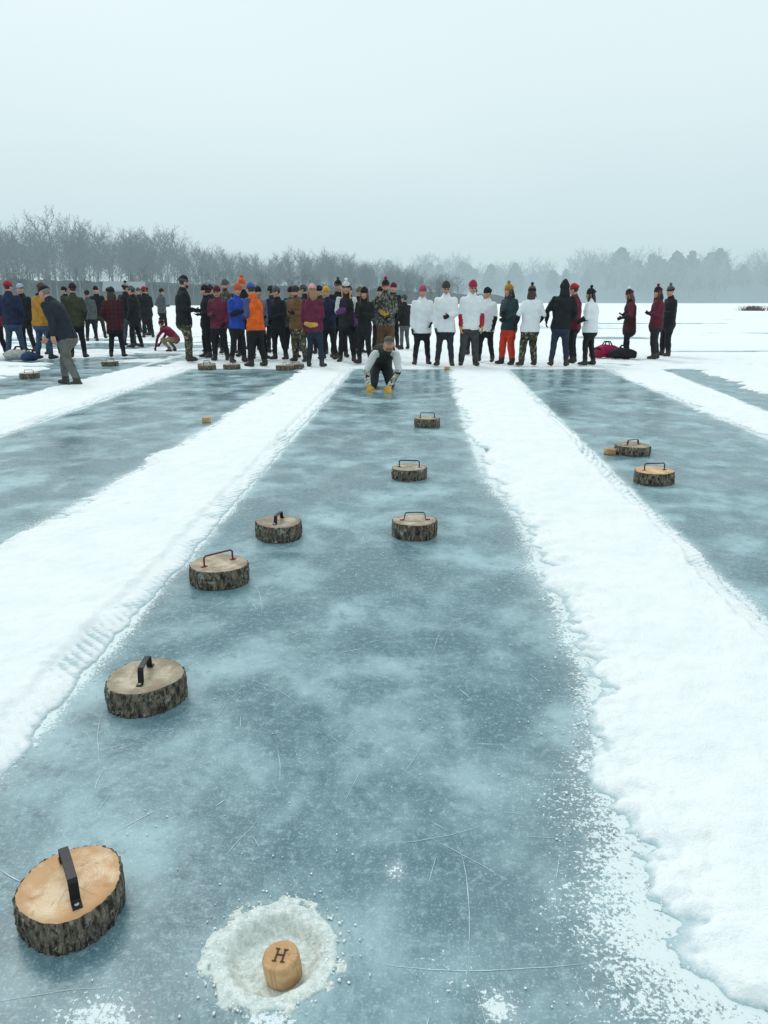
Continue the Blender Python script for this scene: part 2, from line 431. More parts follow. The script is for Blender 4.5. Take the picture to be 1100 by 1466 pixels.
P_('person', (-7.7, 23.6), 75, st(1.85, arms=('front', 'pocket'), k=1.18), BK, BK, ('beanie', GRY))
for x, y, c, p, hc, yw in ((-11.1, 34.2, CAMO, OLV, BK, 30), (-10.5, 33, BK, BK, GRY, 170), (-10.2, 35.2, GRY, BK, BK, -40), (-9.8, 31.8, BK, BK, BK, 90), (-11.8, 33, TAN, BK, BK, 10), (-12.6, 30.5, BK, JEAN, BK, 150), (-14, 32, MAR, BK, BK, 60), (-16.5, 30, BK, BK, GRY, 160), (-9.3, 30.0, BK, BK, RED, 20), (-10.9, 29.2, BK, OLV, BK, 200)):
    P_('person', (x, y), yw, st(1.95, arms=('front', 'pocket'), k=1.2), c, p, ('beanie', hc), vox=.03)
# --- tall man & cluster
P_('person', (-4.78, 18.25), -70, st(1.99, arms=('front', 'front'), k=1.2, headyaw=10), BK, CAMO, ('beanie', BK, (.08, .1, .12)), snowp=1.15, beard=True)
P_('person', (-4.5, 19.4), 120, st(1.80, arms=('pocket', 'front'), k=1.14), BK, BK)
P_('person', (-4.0, 18.46), 175, st(1.76, arms=('front', 'pocket'), k=1.18, headyaw=5), (.15, .03, .055), BK, ('beanie', (.12, .02, .03)), glasses=True, snowp=1.08)
P_('person', (-4.30, 20.9), 190, st(1.97, arms=('cross', 'cross'), k=1.18), CAMO, BK, ('beanie', GRY), beard=True)
P_('person', (-3.46, 17.9), -130, st(1.80, arms=('cross', 'front'), k=1.12), BLU, BK, ('beanie', (.5, .1, .04)), sleeve=BLU, fore=BK)
P_('person', (-3.60, 19.8), 180, st(1.97, arms=('pocket', 'pocket'), k=1.15), BK, BK, ('pom', ORG))
P_('person', (-2.82, 16.75), 55, st(1.80, lean=6, arms=('front', 'front'), k=1.22), ORG, BK, ('beanie', (.05, .10, .32)), fore=(.03, .04, .12), sleeve=(.08, .09, .20), snowp=1.15)
P_('person', (-3.12, 18.9), 215, st(1.76, arms=('front', 'down'), k=1.1), (.2, .2, .22), BK, ('beanie', BK))
P_('person', (-2.58, 18.7), 140, st(1.76, arms=('pocket', 'front'), k=1.08), BK, BK, ('beanie', GRY))
P_('person', (-2.36, 19.3), 200, st(1.76, arms=('front', 'down'), k=1.12), GRY, BK, ('beanie', BK))
P_('person', (-2.04, 18.04), 155, st(1.76, arms=('cross', 'cross'), k=1.2), BRN, CAMO, ('beanie', (.06, .045, .035)), beard=True, snowp=1.1)
bagv = tube([(-.15, -.12, .93), (-.02, -.16, .90), (.10, -.14, .91)], [(.04, .045), (.05, .06), (.04, .045)], up=(0, 0, 1))
P_('person', (-1.52, 16.6), -15, st(1.77, arms=('front', 'down'), k=1.14), (.14, .025, .055), (.025, .035, .06), ('beanie', PNK), longhair=.12, hair=(.3, .18, .08), extras=((bagv, 'hip_bag', YEL),))
P_('person', (-1.36, 18.9), 145, st(1.76, arms=('front', 'pocket'), k=1.05), NAVY, BK, ('beanie', YEL))
P_('person', (-1.15, 19.5), 185, st(1.92, arms=('pocket', 'pocket'), k=1.12), BK, BK, ('pom', BK, GRY))
P_('person', (-.88, 18.0), 180, st(1.88, pom=True, arms=('cross', 'down'), k=1.03, headyaw=-5), (.03, .03, .035), BK, ('pom', (.6, .6, .6), BK, WHT), sleeve=(.6, .6, .62), fore=(.16, .05, .19), longhair=.30, hair=(.50, .32, .16))
P_('person', (-.45, 17.5), 155, st(1.72, arms=('cross', 'cross'), k=1.05), BK, BK, ('beanie', BK), longhair=.2, hair=(.1, .05, .03))
P_('person', (-.68, 20.9), 230, st(1.78, arms=('pocket', 'down')), BK, BK, ('beanie', (.2, .12, .05)))
P_('person', (-.12, 20.4), 180, st(1.78, arms=('pocket', 'down')), GRY, BK, ('beanie', BK))
P_('person', (.04, 18.6), 180, st(1.90, arms=('front', 'front'), k=1.2), ('camo', (.16, .16, .14), (.06, .06, .05)), (.14, .08, .045), ('pom', BK, (.3, .03, .03)), glove=YEL, snowp=1.2, beard=True)
P_('person', (.62, 22.7), 30, st(1.6, arms=('front', 'pocket'), k=1.15), BK, GRY, ('beanie', (.05, .1, .12)))
for x, y, c, hc in ((-4.9, 21.5, BK, BK), (-3.1, 21.2, NAVY, BK), (-2.2, 21.8, BK, (.1, .1, .1)), (-1.75, 20.8, OLV, BK), (-3.9, 22.6, GRY, RED), (-1.0, 22.5, BK, BK), (.25, 23.2, BK, MAR), (-5.3, 23.5, BK, BK), (-2.75, 22.8, BK, GRY)):
    P_('person', (x, y), random.choice((170, 10, 60, 200)), st(1.84+random.uniform(-.06, .1), arms=('front', 'pocket'), k=1.15), c, BK, ('beanie', hc), vox=.028)
# --- white shirts
P_('person', (.86, 17.2), 180, st(1.75, arms=('down', 'pocket'), k=1.2, headyaw=-8), WHT, BK, ('beanie', (.4, .08, .14)), fore=WHT, coat=.03)
P_('person', (1.36, 16.9), 172, st(1.83, arms=('down', 'front'), k=1.2, headyaw=12), WHT, (.03, .035, .05), ('beanie', (.06, .05, .05)), coat=.03, glasses=True)
P_('person', (1.90, 16.9), 182, st(1.85, arms=('down', 'down'), k=1.24, headyaw=4), WHT, (.06, .065, .07), ('beanie', (.35, .03, .055)), fore=RED, glove=YEL, glasses=True, snowp=1.18)
P_('person', (2.42, 18.0), 150, st(1.72, arms=('front', 'down'), k=1.14), WHT, BK, ('beanie', BK), fore=BK, coat=.02)
P_('person', (2.35, 20.2), 150, st(1.76, arms=('pocket', 'down'), k=1.12), GRY, BK, ('pom', BK, MAR))
P_('person', (2.84, 17.3), 125, st(1.78, arms=('cross', 'front'), k=1.16), TEAL, (.58, .05, .025), ('pom', MUS, MUS, MUS), snowp=1.22, longhair=.12)
P_('person', (3.24, 16.9), 18, st(1.74, arms=('pocket', 'out'), k=1.28), WHT, CAMO, ('pom', (.12, .07, .04), BK), sleeve=WHT, fore=BK, scarf=BK, longhair=.10, snowp=1.22, coat=.0)
P_('person', (3.92, 16.9), -12, st(1.86, arms=('pocket', 'out'), k=1.18, headyaw=10), BK, (.035, .045, .07), ('hood', BK))
P_('person', (4.40, 17.7), 60, st(1.80, arms=('front', 'pocket'), k=1.12), (.18, .025, .055), BK, ('beanie', RED), sleeve=(.4, .09, .17))
P_('person', (4.63, 17.1), 50, st(1.72, pom=True, arms=('front', 'front'), k=1.22), WHT, BK, ('pom', BK, BK, BK), fore=BK, longhair=.22, hair=BK, sleeve=WHT)
# --- right trio
P_('person', (6.25, 19.4), 80, st(1.73, pom=True, lean=4, arms=('cross', 'front'), k=1.16), (.05, .015, .02), BK, ('pom', BK, MAR, WHT), sleeve=MAR, fore=BK, hair=(.1, .05, .03), longhair=.15, snowp=1.12, coat=.05)
P_('person', (6.74, 18.9), 70, st(1.78, pom=True, arms=('cross', 'cross'), k=1.2), (.10, .015, .03), BK, ('pom', BK, MAR, MAR), longhair=.12, snowp=1.22)
P_('person', (7.42, 19.9), 100, st(1.82, pom=True, arms=('down', 'cross'), k=1.16), BK, BK, ('pom', GRY, BK, GRY), snowp=1.18)

# --- walking man (leaning forward, stepping across)
Jw = stand(1.76, lean=24, arms=(((.0, .06, -.165), (.03, .17, -.28)), 'back'), stride=.12, spread=.02, k=1.2, headyaw=3, headpitch=-12)
P_('walking_man', (-5.55, 13.25), 75, Jw, (.022, .028, .04), (.13, .13, .125), ('cap', BK), glove='skin', boot=(.04, .035, .03), vox=.018, z=.0, hair=(.2, .18, .16), snowp=1.1)

# --- kneeling man crouched forward over both hands
Jk = dict(h=1.75, k=1.08, fwd=nrm([0, .40, -.92]), hsc=1.2)
Jk['pel'] = np.array([.06, -.66, .46]); Jk['mid'] = np.array([.03, -.38, .58]); Jk['neck'] = np.array([-.02, .0, .655]); Jk['head'] = np.array([-.08, .13, .765])
for s in (1, -1):
    Jk['sh', s] = np.array([s*.18-.02, -.04, .59]); Jk['hip', s] = np.array([s*.09+.06, -.66, .42])
    Jk['kn', s] = np.array([s*.15+.04, -.34+.08*s, .085]); Jk['an', s] = np.array([s*.15+.04, -.76+.05*s, .075])
    Jk['ft', s] = np.array([s*.1, -.75, -.25]); Jk['th', s] = np.array([-s*1., .2, .2])
Jk['el', 1] = np.array([.29, .02, .34]); Jk['wr', 1] = np.array([.25, .14, .115]); Jk['hd', 1] = np.array([-.1, .55, -.6])
Jk['el', -1] = np.array([-.24, .07, .34]); Jk['wr', -1] = np.array([-.09, .25, .115]); Jk['hd', -1] = np.array([.15, .55, -.6])
Jk['fd'] = np.array([0, -.5, 0.]); Jk['hy'] = 4; Jk['hp'] = 0
P_('kneeling_man', (.0, 12.35), 180, Jk, (.03, .035, .03), (.03, .035, .04), ('cap', (.12, .11, .09)), glove=YEL, sleeve=(.62, .63, .60), fore=('camo', (.62, .62, .58), (.3, .3, .25)), vox=.014, z=.0, beard=True, hair=(.25, .13, .09), skin=(.5, .24, .17), snowp=1.1)

# --- crouching child
Jc = dict(h=1.30, k=1.15, fwd=nrm([0, .7, -.6]))
Jc['pel'] = np.array([0, -.2, .34]); Jc['mid'] = np.array([0, -.08, .50]); Jc['neck'] = np.array([0, .13, .66]); Jc['head'] = np.array([0, .21, .76])
for s in (1, -1):
    Jc['sh', s] = np.array([s*.15, .10, .60]); Jc['el', s] = np.array([s*.19, .25, .42]); Jc['wr', s] = np.array([s*.13, .38, .22 if s > 0 else .12])
    Jc['hip', s] = np.array([s*.08, -.2, .34]); Jc['kn', s] = np.array([s*.17, .14, .33]); Jc['an', s] = np.array([s*.14, -.08, .085]); Jc['ft', s] = np.array([s*.3, 1, 0])
Jc['hy'] = 0; Jc['hp'] = -25
P_('crouching_child', (-6.2, 21.9), 75, Jc, (.2, .02, .05), (.3, .22, .14), ('pom', (.2, .02, .05), BK), z=.03)

# ------------------------------------------------------------------ ground
def mat_ice():
    m, nt, b = new_mat('lake_ice'); g = N(nt); p = g.pos()
    warp = g.noise(p, 1.4, 4, .6, .3)
    n2 = g.noise(g.mapping(p, (1, .8, 1), (0, 0, .4)), 3.6, 4, .6, .2)
    blot = g.math('ADD', g.math('MULTIPLY', warp, .6), g.math('MULTIPLY', n2, .45))
    f = g.range(blot, .43, .72)
    base = g.mix(f, (.090, .172, .205), (.37, .525, .565))
    grain = g.noise(p, 38, 4, .7)
    base = g.mix(g.range(grain, .48, .72, 0, .42), base, (.45, .60, .635))
    fine = g.noise(p, 140, 3, .65)
    base = g.mix(g.range(fine, .52, .72, 0, .42), base, (.58, .70, .72))
    base = g.mix(g.range(g.noise(p, 9, 5, .7), .46, .3, 0, .50), base, (.050, .11, .135))
    dust = g.attr('dust'); patch = g.noise(p, 2.2, 3, .6)
    thr = g.math('SUBTRACT', .775, g.math('ADD', g.math('MULTIPLY', g.range(patch, .38, .66), .12), g.math('MULTIPLY', dust, .33)))
    d1 = g.range(g.math('SUBTRACT', g.noise(p, 85, 3, .65), thr), 0, .05)
    thr2 = g.math('SUBTRACT', .72, g.math('ADD', g.math('MULTIPLY', g.range(patch, .4, .75), .06), g.math('MULTIPLY', dust, .29)))
    d2 = g.range(g.math('SUBTRACT', g.noise(p, 24, 6, .78), thr2), 0, .05)
    wht = g.math('MAXIMUM', d1, d2)
    soft = g.math('MULTIPLY', dust, .35)
    wht = g.math('MAXIMUM', wht, soft)
    col = g.mix(g.math('MULTIPLY', wht, .88), base, (.80, .87, .88))
    g.l(col, b.inputs['Base Color'])
    r = g.range(warp, .3, .7, .18, .46); r = g.math('ADD', r, g.math('MULTIPLY', wht, .4)); g.l(r, b.inputs['Roughness'])
    b.inputs['IOR'].default_value = 1.31
    g.bump(g.noise(p, 18, 3), .16, .02, b)
    return m
def mat_snow(name='snow'):
    m, nt, b = new_mat(name); g = N(nt); p = g.pos(); h = g.attr('h')
    n = g.noise(p, 4, 3, .6); n2 = g.noise(p, 34, 3, .7)
    col = g.mix(g.range(n, .3, .7), (.865, .90, .91), (.92, .94, .95))
    e = g.math('ADD', h, g.math('MULTIPLY', g.math('SUBTRACT', n2, .5), .4))
    col = g.mix(g.range(e, .0, .42), (.46, .59, .63), col)
    g.l(col, b.inputs['Base Color']); b.inputs['Roughness'].default_value = .85
    b.inputs['Specular IOR Level'].default_value = .15
    hh = g.math('ADD', g.noise(p, 18, 4, .65), g.math('MULTIPLY', g.noise(p, 110, 3, .7), .5)); g.bump(hh, .55, .02, b)
    return m
ICE = mat_ice(); SNOW = mat_snow()

def line(pts):
    ys = np.array([a for a, b in pts], float); xs = np.array([b for a, b in pts], float)
    def f(y):
        r = np.interp(y, ys, xs)
        s0 = (xs[-1]-xs[0])/(ys[-1]-ys[0])
        r = np.where(y < ys[0], xs[0]+(y-ys[0])*s0*.8, r); r = np.where(y > ys[-1], xs[-1]+(y-ys[-1])*s0, r)
        return r
    return f
edges = dict(
 s1L=line([(4.2, -2.304), (15.4, -1.723)]), s1R=line([(2.046, -1.229), (16.2, -.679)]),
 s2L=line([(1.19, .74), (1.263, .69), (1.43, .68), (1.742, .71), (2.14, .73), (2.605, .815), (3.54, .865), (4.3, .90), (5.03, .94), (5.7, .89), (6.5, .88), (9.36, 1.02), (16.2, 1.433)]),
 s2R=line([(3.157, 1.784), (5.63, 1.95), (16.2, 2.714)]),
 s3L=line([(11.03, -5.72), (18, -5.6)]), s3R=line([(8.1, -4.253), (17, -4.2)]),
 s4L=line([(7.98, 4.19), (16.2, 4.826)]), s4R=line([(9.97, 5.18), (16.2, 6.03)]),
 s5R=line([(14.3, -7.34), (19, -7.45)]), s6L=line([(9.97, 5.75), (16.2, 6.9)]))
def jag(y, amp, seed): return amp*(1.1*fbm(y/.7, y*0+seed, 3, seed)+.95*fbm(y/.18, y*0+.3, 3, seed+5)+.6*fbm(y/.05, y*0, 3, seed+9))
YR = np.concatenate([np.arange(-2.0, 1.0, .02), 1.0*np.exp(np.arange(0, math.log(16.6), .0065))])
def strip(name, fl, fr, aL, aR, hm, ncol, tread=None, patchy=0, y0=-2.0, y1=16.6, wl=.13, wr=.13, seed=1, xpad=.1):
    y = YR[(YR >= y0) & (YR <= y1)]
    L = fl(y)+jag(y, aL, seed); R = fr(y)+jag(y, aR, seed+50)
    s = np.linspace(0, 1, ncol)
    X = (L-xpad)[:, None]+s[None]*(R-L+2*xpad)[:, None]; Y = np.repeat(y[:, None], ncol, 1)
    n = fbm(X/.12, Y/.12, 3, seed+3)
    dL = X-L[:, None]+(n*.08+.04*fbm(X/.03, Y/.03, 3, seed+4))*(aL > .03); dR = R[:, None]-X+n*.02
    z = hm*np.minimum(sstep(-.01, wl, dL)**.7, sstep(-.01, wr, dR)**.7)
    inn = sstep(0, .1, np.minimum(dL, dR)); nearedge = np.exp(-np.maximum(np.minimum(dL, dR), 0)/.18)
    z = z*(1+.20*fbm(X/.5, Y/.5, 4, seed+7))+(.22+.5*nearedge)*hm*fbm(X/.08, Y/.08, 4, seed+8)*inn
    hv = np.clip(z/hm, 0, 1)
    if tread:
        w = tread; m = sstep(0, .02, dR)*(1-sstep(w*.8, w*1.15, dR))*(.65+.35*sstep(-.1, .25, fbm(X/.4, Y/.6, 3, seed+12)))
        rib = .5+.5*np.sin(2*math.pi*(Y+X*.9)/.06+1.8*n)
        z = z*(1-m)+m*(.003+.016*rib*(.7+.6*n)+.05*hm)
        hv = hv*(1-m)+m*(.05+.38*rib+.35*n)
    if patchy:
        pn = fbm(X/1.6, Y/.55, 5, seed+20)+.1
        z = z-(hm*1.4)*sstep(.0+patchy, .12+patchy, -pn); hv = np.clip(z/hm, 0, 1)
    d = np.minimum(dL, dR)
    z = np.where(d < 0, -.012+d*.2, z); z[0, :] = -.05
    V = np.stack([X, Y, z], -1).reshape(-1, 3)
    ob = mk_np(name, V, grid_faces(*X.shape), True, (SNOW,)); attr(ob, 'h', np.clip(hv, 0, 1).ravel())
    return ob
strip('snow_strip', edges['s1L'], edges['s1R'], .14, .03, .04, 160, tread=.15, seed=2)
strip('snow_strip', edges['s2L'], edges['s2R'], .10, .03, .04, 160, tread=.12, seed=31, wl=.20)
strip('snow_strip', edges['s3L'], edges['s3R'], .12, .03, .04, 110, tread=.14, seed=61)
strip('snow_strip', edges['s4L'], edges['s4R'], .14, .08, .04, 110, seed=91)
strip('snow_field', lambda y: y*0-60, edges['s5R'], .1, .12, .04, 400, patchy=.05, seed=121, xpad=.1)
strip('snow_field', edges['s6L'], lambda y: y*0+60, .2, .1, .04, 400, patchy=.0, seed=151)

def far_snow():
    y = np.concatenate([np.arange(16.1, 24, .05), 24*np.exp(np.arange(0, math.log(1500/24), .02))])
    t = np.linspace(-1, 1, 560); x = np.sign(t)*(12*np.abs(t)+np.expm1(np.abs(t)*5.0)*9.5*np.abs(t)**2)
    X, Y = np.meshgrid(x, y)
    d = Y-(16.38+.16*fbm(X/.6, X*0, 4, 5)+.004*X)
    z = .035*sstep(0, .18, d)+.034*fbm(X/.35, Y/.35, 4, 6)*sstep(0, .3, d)+.015*fbm(X/2.5, Y/2.5, 3, 8)*sstep(0, 1, d)
    pn = fbm(X/3.0, Y/.8, 4, 44)
    left = sstep(-3.5, -6.5, X)*sstep(40, 26, Y)
    z = z-.06*sstep(.0, .1, pn)*left
    pr = fbm(X/9.0, Y/2.2, 4, 71)
    z = z-.05*sstep(.22, .32, pr)*sstep(5, 9, X)
    z = z-.022*sstep(.0, .15, fbm(X/.5, Y/.4, 4, 90))*sstep(22, 18, Y)
    z = np.where(Y > 60, np.maximum(z, .02), z)
    z = np.where(d < 0, -.01+d*.3, z)
    ob = mk_np('snow_field', np.stack([X, Y, z], -1).reshape(-1, 3), grid_faces(*X.shape), True, (SNOW,)); attr(ob, 'h', np.clip(z/.035+.10, 0, 1).ravel())
far_snow()

HC = (-.2527, 1.362)
def ice():
    x = np.concatenate([[-3000, -800, -200, -60, -20, -10], np.arange(-6, -3, .08), np.arange(-3, 3, .022), np.arange(3, 7, .08), [10, 20, 60, 200, 800, 3000]])
    y = np.concatenate([[-3000, -500, -60, -10, -4], np.arange(-2, 1, .03), np.exp(np.arange(0, math.log(17), .011)), [20, 30, 60, 200, 800, 3000]])
    X, Y = np.meshgrid(x, y)
    dist = np.full(X.shape, 9.)
    for k, s in (('s1L', -1), ('s1R', 1), ('s2L', -1), ('s2R', 1), ('s3L', -1), ('s3R', 1), ('s4L', -1), ('s4R', 1)):
        e = edges[k](Y); dd = (X-e)*s; scale = {'s1L': 1., 's2L': 1.4, 's3L': 1., 's4L': 1.}.get(k, .6)
        if k == 's2L': scale = scale*(.75+1.7*sstep(2.6, 1.2, Y))
        dist = np.minimum(dist, np.where(dd > -.1, np.maximum(dd, 0)/scale, 9))
    dust = np.exp(-dist/.09)*.95
    dc = np.hypot(X-HC[0], Y-HC[1]); ang = np.arctan2(Y-HC[1], X-HC[0])
    dust = np.maximum(dust, .95*np.exp(-np.maximum(dc-.125, 0)/(.030+.022*fbm(np.cos(ang)*2+5, np.sin(ang)*2+5, 3, 5))))
    dust = np.maximum(dust, .85*np.exp(-((X+.24)**2/.004+(Y-1.17)**2/.012))); dust = np.maximum(dust, .85*np.exp(-((X-.25)**2+(Y-1.22)**2)/.003))
    dust = np.maximum(dust, .7*np.exp(-((X-.03)**2/.001+(Y-1.62)**2/.002))); dust = np.maximum(dust, .7*np.exp(-((X+.6)**2/.01+(Y-1.2)**2/.004)))
    V = np.stack([X, Y, X*0], -1).reshape(-1, 3); F = grid_faces(*X.shape)
    c = V[F].mean(1); keep = np.hypot(c[:, 0]-HC[0], c[:, 1]-HC[1]) > .122
    dx = V[:, 0]-HC[0]; dy = V[:, 1]-HC[1]; r = np.hypot(dx, dy)+1e-9; push = r < .124
    used = np.zeros(len(V), bool); used[F[keep].ravel()] = True; push &= used
    V[push, 0] = HC[0]+dx[push]/r[push]*.124; V[push, 1] = HC[1]+dy[push]/r[push]*.124
    ob = mk_np('frozen_lake', V, F[keep], False, (ICE,)); attr(ob, 'dust', dust.ravel())
ice()

# scratches and hairline cracks cut in the ice surface
def scratches():
    rs = np.random.RandomState(77); V = []; F = []; o = 0
    def add(x, y, a, L, w, bend):
        nonlocal o
        n = max(4, int(L/.02)); P = []
        for i in range(n+1):
            P.append((x, y)); a += bend*L/n+rs.normal(0, .05); x += math.cos(a)*L/n; y += math.sin(a)*L/n
        P = np.array(P)
        for i in range(n+1):
            T = nrm(P[min(i+1, n)]-P[max(i-1, 0)]); Nn = np.array([-T[1], T[0]]); ww = w*math.sin(math.pi*(i+.3)/(n+.6))*rs.uniform(.5, 1.2)
            V.append((P[i, 0]-Nn[0]*ww, P[i, 1]-Nn[1]*ww, .0014)); V.append((P[i, 0]+Nn[0]*ww, P[i, 1]+Nn[1]*ww, .0014))
        for i in range(n): F.append((o+2*i, o+2*i+1, o+2*i+3, o+2*i+2))
        o += 2*(n+1)
    for i in range(230):
        y = 1.02*math.exp(rs.rand()*2.6); xl = float(edges['s1R'](np.array(y)))+.1; xr = float(edges['s2L'](np.array(y)))-.12
        x = rs.uniform(xl, xr)
        if math.hypot(x-HC[0], y-HC[1]) < .3 or math.hypot(x+.765, y-1.485) < .25 or math.hypot(x+.895, y-2.5) < .3: continue
        big = rs.rand() < .22
        L = rs.uniform(.15, .55) if big else rs.uniform(.015, .12); add(x, y, rs.uniform(0, 6.28), L*(1+.06*y), (rs.uniform(.0005, .0012) if big else rs.uniform(.0006, .0016))*(1+.10*y), rs.normal(0, .8))
    for i in range(120):
        y = rs.uniform(4, 15); side = rs.rand() < .5
        x = rs.uniform(2.2, 4.0)+.05*y if side else rs.uniform(-4, -2.5)
        add(x, y, rs.uniform(0, 6.28), rs.uniform(.05, .6), rs.uniform(.001, .0022), rs.normal(0, .8))
    m, nt, b = new_mat('scratched_ice'); g = N(nt); g.l(g.mix(g.noise(g.pos(), 40, 3), (.34, .46, .49), (.66, .76, .78)), b.inputs['Base Color']); b.inputs['Roughness'].default_value = .6
    mk('ice_scratches', V, F, (m,), None, False)
scratches()

# hole chipped into the ice, packed with snow
m, nt, b = new_mat('packed_snow_ice'); g = N(nt); p = g.pos()
c = g.mix(g.range(g.noise(p, 55, 5, .7), .35, .65), (.56, .64, .60), (.85, .885, .85)); c = g.mix(g.range(g.noise(p, 22, 4, .7), .56, .72, 0, .5), c, (.42, .52, .52)); g.l(c, b.inputs['Base Color']); b.inputs['Roughness'].default_value = .5
g.bump(g.noise(p, 100, 4, .7), .8, .008, b); DISH = m
nr, ns = 60, 180
rr = np.linspace(0, .178, nr)[:, None]; aa = np.linspace(0, 2*math.pi, ns+1)[None, :]
ca_, sa_ = np.cos(aa), np.sin(aa)
X = rr*ca_; Y = rr*sa_; nn = fbm(X/.04+5, Y/.04+9, 4, 3); n3 = fbm(X/.012+5, Y/.012, 3, 8)
re = .117+.007*fbm(ca_*2+3, sa_*2+3, 4, 5)
z = -.036+.0395*sstep(re-.040, re, rr)+.0035*n3*sstep(re, re-.02, rr)+.004*nn*sstep(re, re-.02, rr)
rim = .0035+.0035*np.clip(n3+.3, 0, 1)-.10*np.maximum(rr-.146, 0)-.020*sstep(-.15, .25, nn*1.6+.4*n3)*sstep(.143, .150, rr)-.2*np.maximum(rr-.160, 0)
z = np.where(rr > re, rim, z)
z[-1, :] = -.02
mk_np('ice_hole', np.stack([X+HC[0], Y+HC[1], z+0*X], -1).reshape(-1, 3), grid_faces(nr, ns+1), True, (DISH,))

def crumbs():
    V = []; F = []; o = 0
    base, bf = ellipsoid((0, 0, 0), (1, 1, .7), 6, 4)
    rs = np.random.RandomState(5); pos = []
    for i in range(1100):
        y = 1.0*math.exp(rs.rand()*1.9); k = rs.choice(['s1R', 's2L', 's2L', 's2L', 's1L', 's2R'])
        e = float(edges[k](np.array(y))); s = 1 if k in ('s1R', 's2R') else -1
        d = rs.exponential(.05 if k != 's2L' else .07); pos.append((e+s*(d-.02), y, rs.uniform(.001, .0042)*(1+.05*y)))
    for i in range(320):
        y = 1.0*math.exp(rs.rand()*1.8); pos.append((rs.uniform(-1, .75), y, rs.uniform(.0008, .0030)))
    for i in range(460):
        a = rs.rand()*6.28; r = .118+rs.exponential(.026); pos.append((HC[0]+r*math.cos(a), HC[1]+r*math.sin(a), rs.uniform(.0008, .004)))
    for x, y, r in pos:
        v = base*r*rs.uniform(.6, 1.3, 3)+rs.normal(0, r*.18, base.shape)+np.array([x, y, r*.4+.002]); V.append(v); F += [tuple(i+o for i in q) for q in bf]; o += len(v)
    ob = mk('snow_crumbs', np.concatenate(V), F, (SNOW,)); attr(ob, 'h', np.ones(o))
crumbs()

# ------------------------------------------------------------------ log stones
def mat_bark():
    m, nt, b = new_mat('bark'); g = N(nt); v = g.obj()
    w = g.mapping(v, (1, 1, .40)); n = g.noise(w, 62, 5, .72, .6); n2 = g.noise(v, 14, 4)
    col = g.mix(g.range(n, .38, .62), (.018, .014, .011), (.26, .215, .165)); col = g.mix(g.range(n2, .46, .68, 0, .6), col, g.mix(g.range(n, .4, .6), (.06, .04, .025), (.40, .32, .22)))
    col = g.mix(g.range(g.noise(v, 32, 4), .59, .68, 0, .7), col, (.50, .54, .50))
    g.l(col, b.inputs['Base Color']); b.inputs['Roughness'].default_value = .9; g.bump(n, 1.0, .02, b); return m
def mat_grain(name, c1, c2, stain, sfac=.75):
    m, nt, b = new_mat(name); g = N(nt); v = g.obj()
    oi = g.node('ShaderNodeObjectInfo').outputs['Random']
    sep = g.node('ShaderNodeSeparateXYZ'); g.l(v, sep.inputs[0]); cb = g.node('ShaderNodeCombineXYZ'); g.l(sep.outputs[0], cb.inputs[0]); g.l(sep.outputs[1], cb.inputs[1])
    ln = g.node('ShaderNodeVectorMath', operation='LENGTH'); g.l(cb.outputs[0], ln.inputs[0])
    off = g.node('ShaderNodeVectorMath', operation='ADD'); g.l(v, off.inputs[0])
    cx = g.node('ShaderNodeCombineXYZ'); g.l(g.math('MULTIPLY', oi, 37.), cx.inputs[0]); g.l(cx.outputs[0], off.inputs[1]); vo = off.outputs[0]
    r = g.math('ADD', ln.outputs['Value'], g.math('MULTIPLY', g.noise(vo, 8, 3), .06))
    ring = g.math('MULTIPLY', g.math('ADD', g.math('SINE', g.math('MULTIPLY', r, 900)), 1), .5)
    ring = g.math('MULTIPLY', ring, g.range(g.noise(vo, 6, 2), .3, .7, .1, .55))
    col = g.mix(ring, c2, c1)
    saw = g.noise(g.mapping(vo, (6, 120, 1), (0, 0, .6)), 1.0, 3); col = g.mix(g.range(saw, .45, .7, 0, .35), col, c2)
    at = g.math('ARCTAN2', sep.outputs[1], sep.outputs[0]); ca = g.node('ShaderNodeCombineXYZ'); g.l(g.math('MULTIPLY', at, 6.), ca.inputs[0]); g.l(g.math('MULTIPLY', r, 4.), ca.inputs[1]); g.l(g.math('MULTIPLY', oi, 9.), ca.inputs[2])
    ck = g.range(g.noise(ca.outputs[0], 1.6, 3, .6), .62, .68, 0, .65); col = g.mix(ck, col, tuple(x*.35 for x in stain))
    col = g.mix(g.range(g.noise(vo, 9, 5, .65), .38, .60, 0, sfac), col, stain)
    col = g.mix(g.range(g.noise(vo, 30, 4, .7), .58, .70, 0, .40), col, tuple(x*.4 for x in stain))
    core = g.range(g.math('ADD', r, g.math('MULTIPLY', g.noise(vo, 20, 2), .03)), .085, .035, 0, .45); col = g.mix(core, col, stain)
    edge = g.range(g.math('ADD', r, g.math('MULTIPLY', g.noise(vo, 25, 3), .03)), .135, .165, 0, .45); col = g.mix(edge, col, tuple(x*.8 for x in stain))
    val = g.node('ShaderNodeHueSaturation'); g.l(col, val.inputs['Color']); g.l(g.range(oi, 0, 1, .85, 1.15, False), val.inputs['Value'])
    g.l(val.outputs[0], b.inputs['Base Color']); b.inputs['Roughness'].default_value = .6; g.bump(saw, .35, .003, b); return m
BARK = mat_bark()
GR_A = mat_grain('endgrain_honey', (.52, .33, .18), (.76, .57, .38), (.50, .25, .09), .8)
GR_B = mat_grain('endgrain_grey', (.40, .32, .22), (.57, .49, .37), (.23, .16, .095), .8)
BLKM = plain('black_steel', (.02, .02, .022), .45, .6); RSTM = plain('rusty_steel', (.16, .035, .03), .6, .4); ZNC = plain('zinc_screw', (.45, .45, .45), .35, .9)
